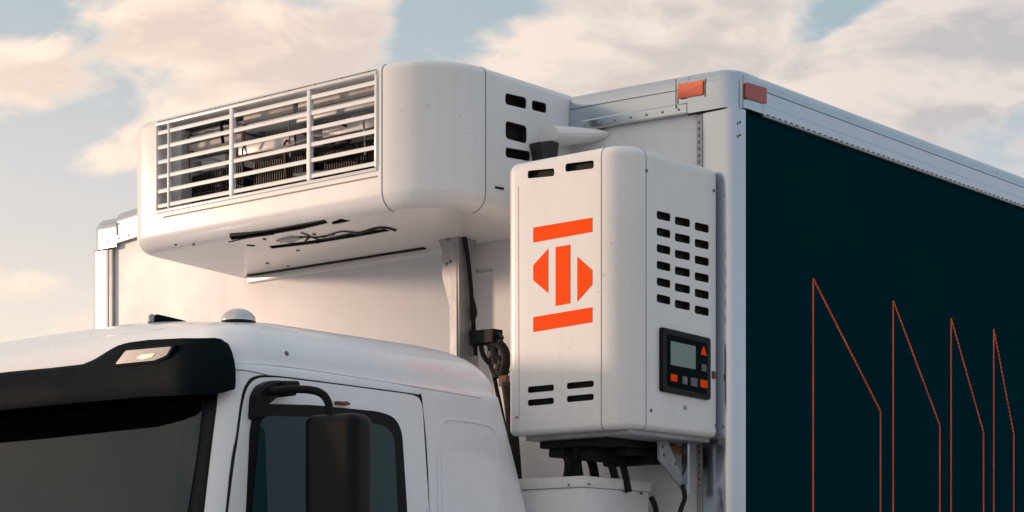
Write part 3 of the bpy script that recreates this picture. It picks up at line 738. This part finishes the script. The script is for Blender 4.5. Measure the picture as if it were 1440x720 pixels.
# ---- door
dl = [(319, 720), (334, 610), (340, 566), (347, 542), (360, 531), (392, 531), (480, 542), (574, 554.5), (587, 558), (592.5, 570), (602, 720)]
dp = [cx(*p) for p in dl]
dpoly = [down(dp[0], 1.75, .14)] + dp + [down(dp[-1], 1.75, 0)]
door = patch('door', rpoly(dpoly, .02, 3), 'x', .0035, .006, CABW, CAB, .03)
gapp = [down(dp[0], 1.75, .14)] + dp + [down(dp[-1], 1.75, 0)]
skin_line(gapp, 'x', .0005, .0034, RUB, 'door_gap', CAB)
# raised inner frame of the door window
so = [(344, 720), (349.5, 600), (356, 578), (372, 568), (440, 570), (530, 579), (552, 587), (562, 606), (569.5, 720)]
sp = [cx(*p) for p in so]; spoly = [down(sp[0], 2.2, .14)] + sp + [down(sp[-1], 2.2)]
seal = patch('window_seal', rpoly(spoly, .022, 4), 'x', .0075, .006, BLACK, door, .03)
go = [(350.5, 720), (356, 660), (361.5, 596), (369, 585), (440, 587), (524, 595.5), (543, 602), (551, 617), (555.5, 720)]
gp = [cx(*p) for p in go]; gpoly = [down(gp[0], 2.25, .14)] + gp + [down(gp[-1], 2.25)]
patch('window_glass', rpoly(gpoly, .02, 4), 'x', .0086, .003, SGLASS, door, .03)
b = bmesh.new(); p = cx(477, 567.5); box(b, p.x - .002, p.x + .016, p.y - .018, p.y + .018, p.z - .003, p.z + .003, .001); obj('door_clip', b, RUST, door)
for px in (470, 477, 484): screw(door, cx(px, 567) + V((.006, 0, 0)), (1, 0, 0), .004, RUST)
# recessed rear panel: moulded frame line
rp = [(616, 760), (616, 660), (616, 612), (620, 596), (631, 590), (655, 592), (682, 597), (694, 604), (699, 622), (703, 670), (710, 760)]
skin_line([cx(*p) for p in rp], 'x', -.0015, .0045, CABW, 'pressed_edge', CAB)
rp2 = [(621, 760), (621, 625), (624, 604), (633, 596.5), (655, 598.5), (680, 603), (689, 609), (694, 628), (698, 675), (704, 760)]
patch('pressed_panel', [cx(*p) for p in rp2], 'x', .0015, .004, CABW, CAB, .03)
# roof side crease
skin_line([cx(*p) for p in [(330, 511), (400, 515), (500, 530), (600, 546), (676, 559)]], 'x', 0, .0022, CABW, 'roof_crease', CAB)
skin_line([cx(*p) for p in [(326, 520), (345, 521), (375, 527)]], 'x', 0, .0012, SEAM, 'body_seam', CAB)
screw(CAB, prj(cx(403, 497), 'x')[0], prj(cx(403, 497), 'x')[1], .0055)
# ---- windscreen
def at_z(x, y, zz, sh=0.0):
    p = cx(x, y); return V((p.x + sh, 0, zz))
wpoly = [V((-2.10, 0, 2.80)), at_z(307, 556, 2.80), cx(306.5, 556), cx(304.5, 575), cx(300, 610), cx(295, 650), cx(287, 720), at_z(287, 720, 2.1, .003), V((-2.12, 0, 2.1))]
patch('windscreen_seal', wpoly, 'y', .004, .010, BLACK, CAB, .025)
gpoly = [V((-2.08, 0, 2.79)), at_z(289, 560, 2.79), cx(288, 570), cx(286, 590), cx(280, 640), cx(267, 720), at_z(267, 720, 2.13, .003), V((-2.10, 0, 2.13))]
ws = patch('windscreen', gpoly, 'y', .0065, .004, GLASS, CAB, .035)
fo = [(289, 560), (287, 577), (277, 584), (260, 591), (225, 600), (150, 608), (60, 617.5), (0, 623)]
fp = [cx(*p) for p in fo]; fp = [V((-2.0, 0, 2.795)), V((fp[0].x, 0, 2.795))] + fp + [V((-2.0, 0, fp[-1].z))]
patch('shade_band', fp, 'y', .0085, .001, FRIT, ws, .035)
# ---- visor: a moulded strip along the front that wraps round the corner
def interp(tb, x):
    if x <= tb[0][0]: return tb[0][1]
    for (a, c), (d, e) in zip(tb, tb[1:]):
        if x <= d: return c + (e - c) * (x - a) / (d - a)
    return tb[-1][1]
VT = [(0, 523), (60, 517.5), (104, 512.5), (120, 506), (146, 490), (158, 484), (170, 480.5), (200, 476.5), (250, 474), (305, 473.5), (317, 475), (322, 478), (325, 481)]
VB = [(0, 577), (100, 567.5), (208, 558), (300, 554.5), (312, 552.5), (320, 550.5), (325, 548)]
def scr(p):
    q = V(p) - CAM; dd = q.dot(D); return 720 + FPX * q.dot(R) / dd, dd
VYF = -1.425; VR = .085; VXC = CX1 + .004 - VR
path = []
for i in range(61):
    x = -1.25 + (VXC + 1.25) * i / 60; path.append((V((x, VYF, 0)), V((0, -1, 0))))
for k in range(1, 15):
    a = math.radians(-90 + 6.4 * k); path.append((V((VXC + VR * math.cos(a), VYF + VR + VR * math.sin(a), 0)), V((math.cos(a), math.sin(a), 0))))
half = []
for p, nn in path:
    px, dd = scr(V((p.x, p.y, 2.75))); zt = CAM.z + (HOR - interp(VT, px)) / FPX * dd; zb = CAM.z + (HOR - interp(VB, px)) / FPX * dd
    if px < 0:
        zt, zb = zlast if False else (None, None)
    half.append([p, nn, zt, zb])
ft = next(h for h in half if h[2] is not None)
for h in half:
    if h[2] is None: h[2], h[3] = ft[2], ft[3]
rr = []
def vring(p, nn, zt, zb):
    r_ = []
    for t in (0, .06, .2, .4, .6, .8, .94, 1):
        o = .006 * math.sin(math.pi * min(1, max(0, t))) ** .5 + (1 - t) * .004 - t ** 3 * .018
        r_.append(V((p.x, p.y, zb + (zt - zb) * t)) + nn * o)
    r_.append(V((p.x, p.y, zt - .004)) - nn * .085); r_.append(V((p.x, p.y, zb + .006)) - nn * .055)
    return r_
for p, nn, zt, zb in half: rr.append(vring(p, nn, zt, zb))
left = []
for p, nn, zt, zb in half[1:][::-1]: left.append(vring(V((-2.5 - p.x, p.y, 0)), V((-nn.x, nn.y, 0)), zt, zb))
b = bmesh.new(); loft(b, left + rr); visor = obj('sun_visor', b, VIS, CAB, sharp=50)
b = bmesh.new(); tube(b, [V((h[0].x, h[0].y, h[2] + .0005)) + h[1] * -.024 for h in half if h[0].x < VXC - .2], .0025, 6); obj('visor_gap', b, RUB, CAB)
lo = [(165.5, 513), (180, 493.5), (246, 487.5), (239, 500.5), (221, 508)]
def visor_pt(px, py, y=-1.430): return onY(px, py, y)
b = bmesh.new(); prism(b, rpoly([visor_pt(px, py, -1.425) for px, py in [(163, 516), (179, 490.5), (250, 484.5), (241, 502.5), (222, 511)]], .006), (0, -1, 0), -.012, .006, .002); ml = obj('marker_lamp', b, VIS, visor)
b = bmesh.new(); prism(b, rpoly([visor_pt(px, py, -1.425) for px, py in lo], .006), (0, -1, 0), .002, .0085, .002); obj('lamp_lens', b, LENS, visor)
b = bmesh.new(); prism(b, rpoly([visor_pt(px, py, -1.425) for px, py in [(196, 505), (203, 499), (224, 497), (219, 503), (205, 507)]], .003), (0, -1, 0), .006, .0095, .001); obj('lamp_bulb', b, AMBER, visor)
screw(visor, visor_pt(76, 552, -1.428), (0, -1, 0), .005)
b = bmesh.new(); prism(b, rpoly([visor_pt(px, py, -1.425) for px, py in [(228, 541), (236, 540), (236, 543), (228, 544)]], .001), (0, -1, 0), -.002, .007); obj('visor_clip', b, VIS, visor)
# ---- roof fittings
def dome(bm, c, a, bb_, h, tilt=0):
    s = bmesh.new(); bmesh.ops.create_uvsphere(s, u_segments=24, v_segments=14, radius=1)
    for v in s.verts:
        x, y, zz = v.co; zz = max(zz, -.12); v.co = V((c.x + R.x * x * a + D.x * y * bb_, c.y + R.y * x * a + D.y * y * bb_, c.z + zz * h * (1 + tilt * x)))
    merge(bm, s)
def cab_hit(px, py):
    while py < 560:
        h = bvh.ray_cast(CAM, ray(px, py).normalized())
        if h[0] is not None: return h[0] + V((0, 0, 0))
        py += .5
    return onZ(px, 470, 2.93)
rb = cab_hit(334, 448) + D * .015; rb.z = bvh.ray_cast(V((rb.x, rb.y, 4)), V((0, 0, -1)))[0].z
BEA = thing('roof_beacon', 'small chrome dome beacon on the cab roof', 'beacon', rb)
b = bmesh.new(); dome(b, rb + V((0, 0, .002)), .037, .03, .026); obj('beacon_dome', b, CHROME, BEA)
b = bmesh.new(); dome(b, rb + V((0, 0, -.004)), .039, .033, .014); obj('beacon_base', b, BLACK, BEA)
ra = cab_hit(228, 445) + D * .015; ra.z = bvh.ray_cast(V((ra.x, ra.y, 4)), V((0, 0, -1)))[0].z
ANT = thing('roof_antenna', 'low dark fin antenna on the cab roof, left of the chrome dome', 'antenna', ra)
b = bmesh.new(); rr = []
for k in range(15):
    t = k / 14; g_ = min(1, (t / .22)) ** .5 * (1 - max(0, t - .22) / .80) ** .9; w = .016 * g_ + .0008; h = .017 * g_ + .001
    c = ra + R * (-.034 + .088 * t)
    rr.append([c + D * (w * math.cos(a)) + V((0, 0, max(-.1, math.sin(a)) * h)) for a in [2 * math.pi * j / 14 for j in range(14)]])
loft(b, rr); obj('fin', b, VIS, ANT)
b = bmesh.new(); dome(b, ra + R * -.026 - D * .004, .0105, .015, .0178); obj('fin_cap', b, ALUD, ANT)
# ---- mirror
MR = bpy.data.objects.new('side_mirror', None); COL.objects.link(MR)
MR.parent = CAB; MR.location = V((-.2, -1.2, 2.5)) - wloc(CAB)
mc = V((-.185, -1.200))
pl = plan_rr(-.070, .068, -.036, .036, (.024, .02, .02, .030), 6)
an = math.radians(8)
pl = [V((mc.x + p.x * math.cos(an) - p.y * math.sin(an), mc.y + p.x * math.sin(an) + p.y * math.cos(an))) for p in pl]
b = bmesh.new(); loft(b, rounded_loft(pl, 2.20, 2.690, .018, .020, 6)); obj('mirror_housing', b, BLACK, MR)
A0 = prj(cx(366, 556), 'x')[0]
pth = smooth_path([A0 + V((-.01, 0, .0)), V((-.31, -1.262, 2.742)), V((-.265, -1.235, 2.745)), V((-.225, -1.215, 2.738)), V((-.207, -1.205, 2.715)), V((-.203, -1.203, 2.67))], 7)
b = bmesh.new(); tube(b, pth, .0085, 12); obj('mirror_arm', b, BLACK, MR)
b = bmesh.new(); mb = [cx(*p) for p in [(347, 590), (349, 557), (357, 543), (372, 536), (386, 536), (388, 552), (376, 562), (364, 572), (358, 592)]]
prism(b, rpoly(mb, .008), (1, 0, 0), -.004, .030, .006); obj('mirror_mount', b, BLACK, MR)
b = bmesh.new(); prism(b, rpoly([cx(*p) for p in [(380, 537), (403, 537), (405, 543), (399, 558), (380, 560)]], .006), (1, 0, 0), .010, .042, .005); obj('mount_cap', b, BLACK, MR)
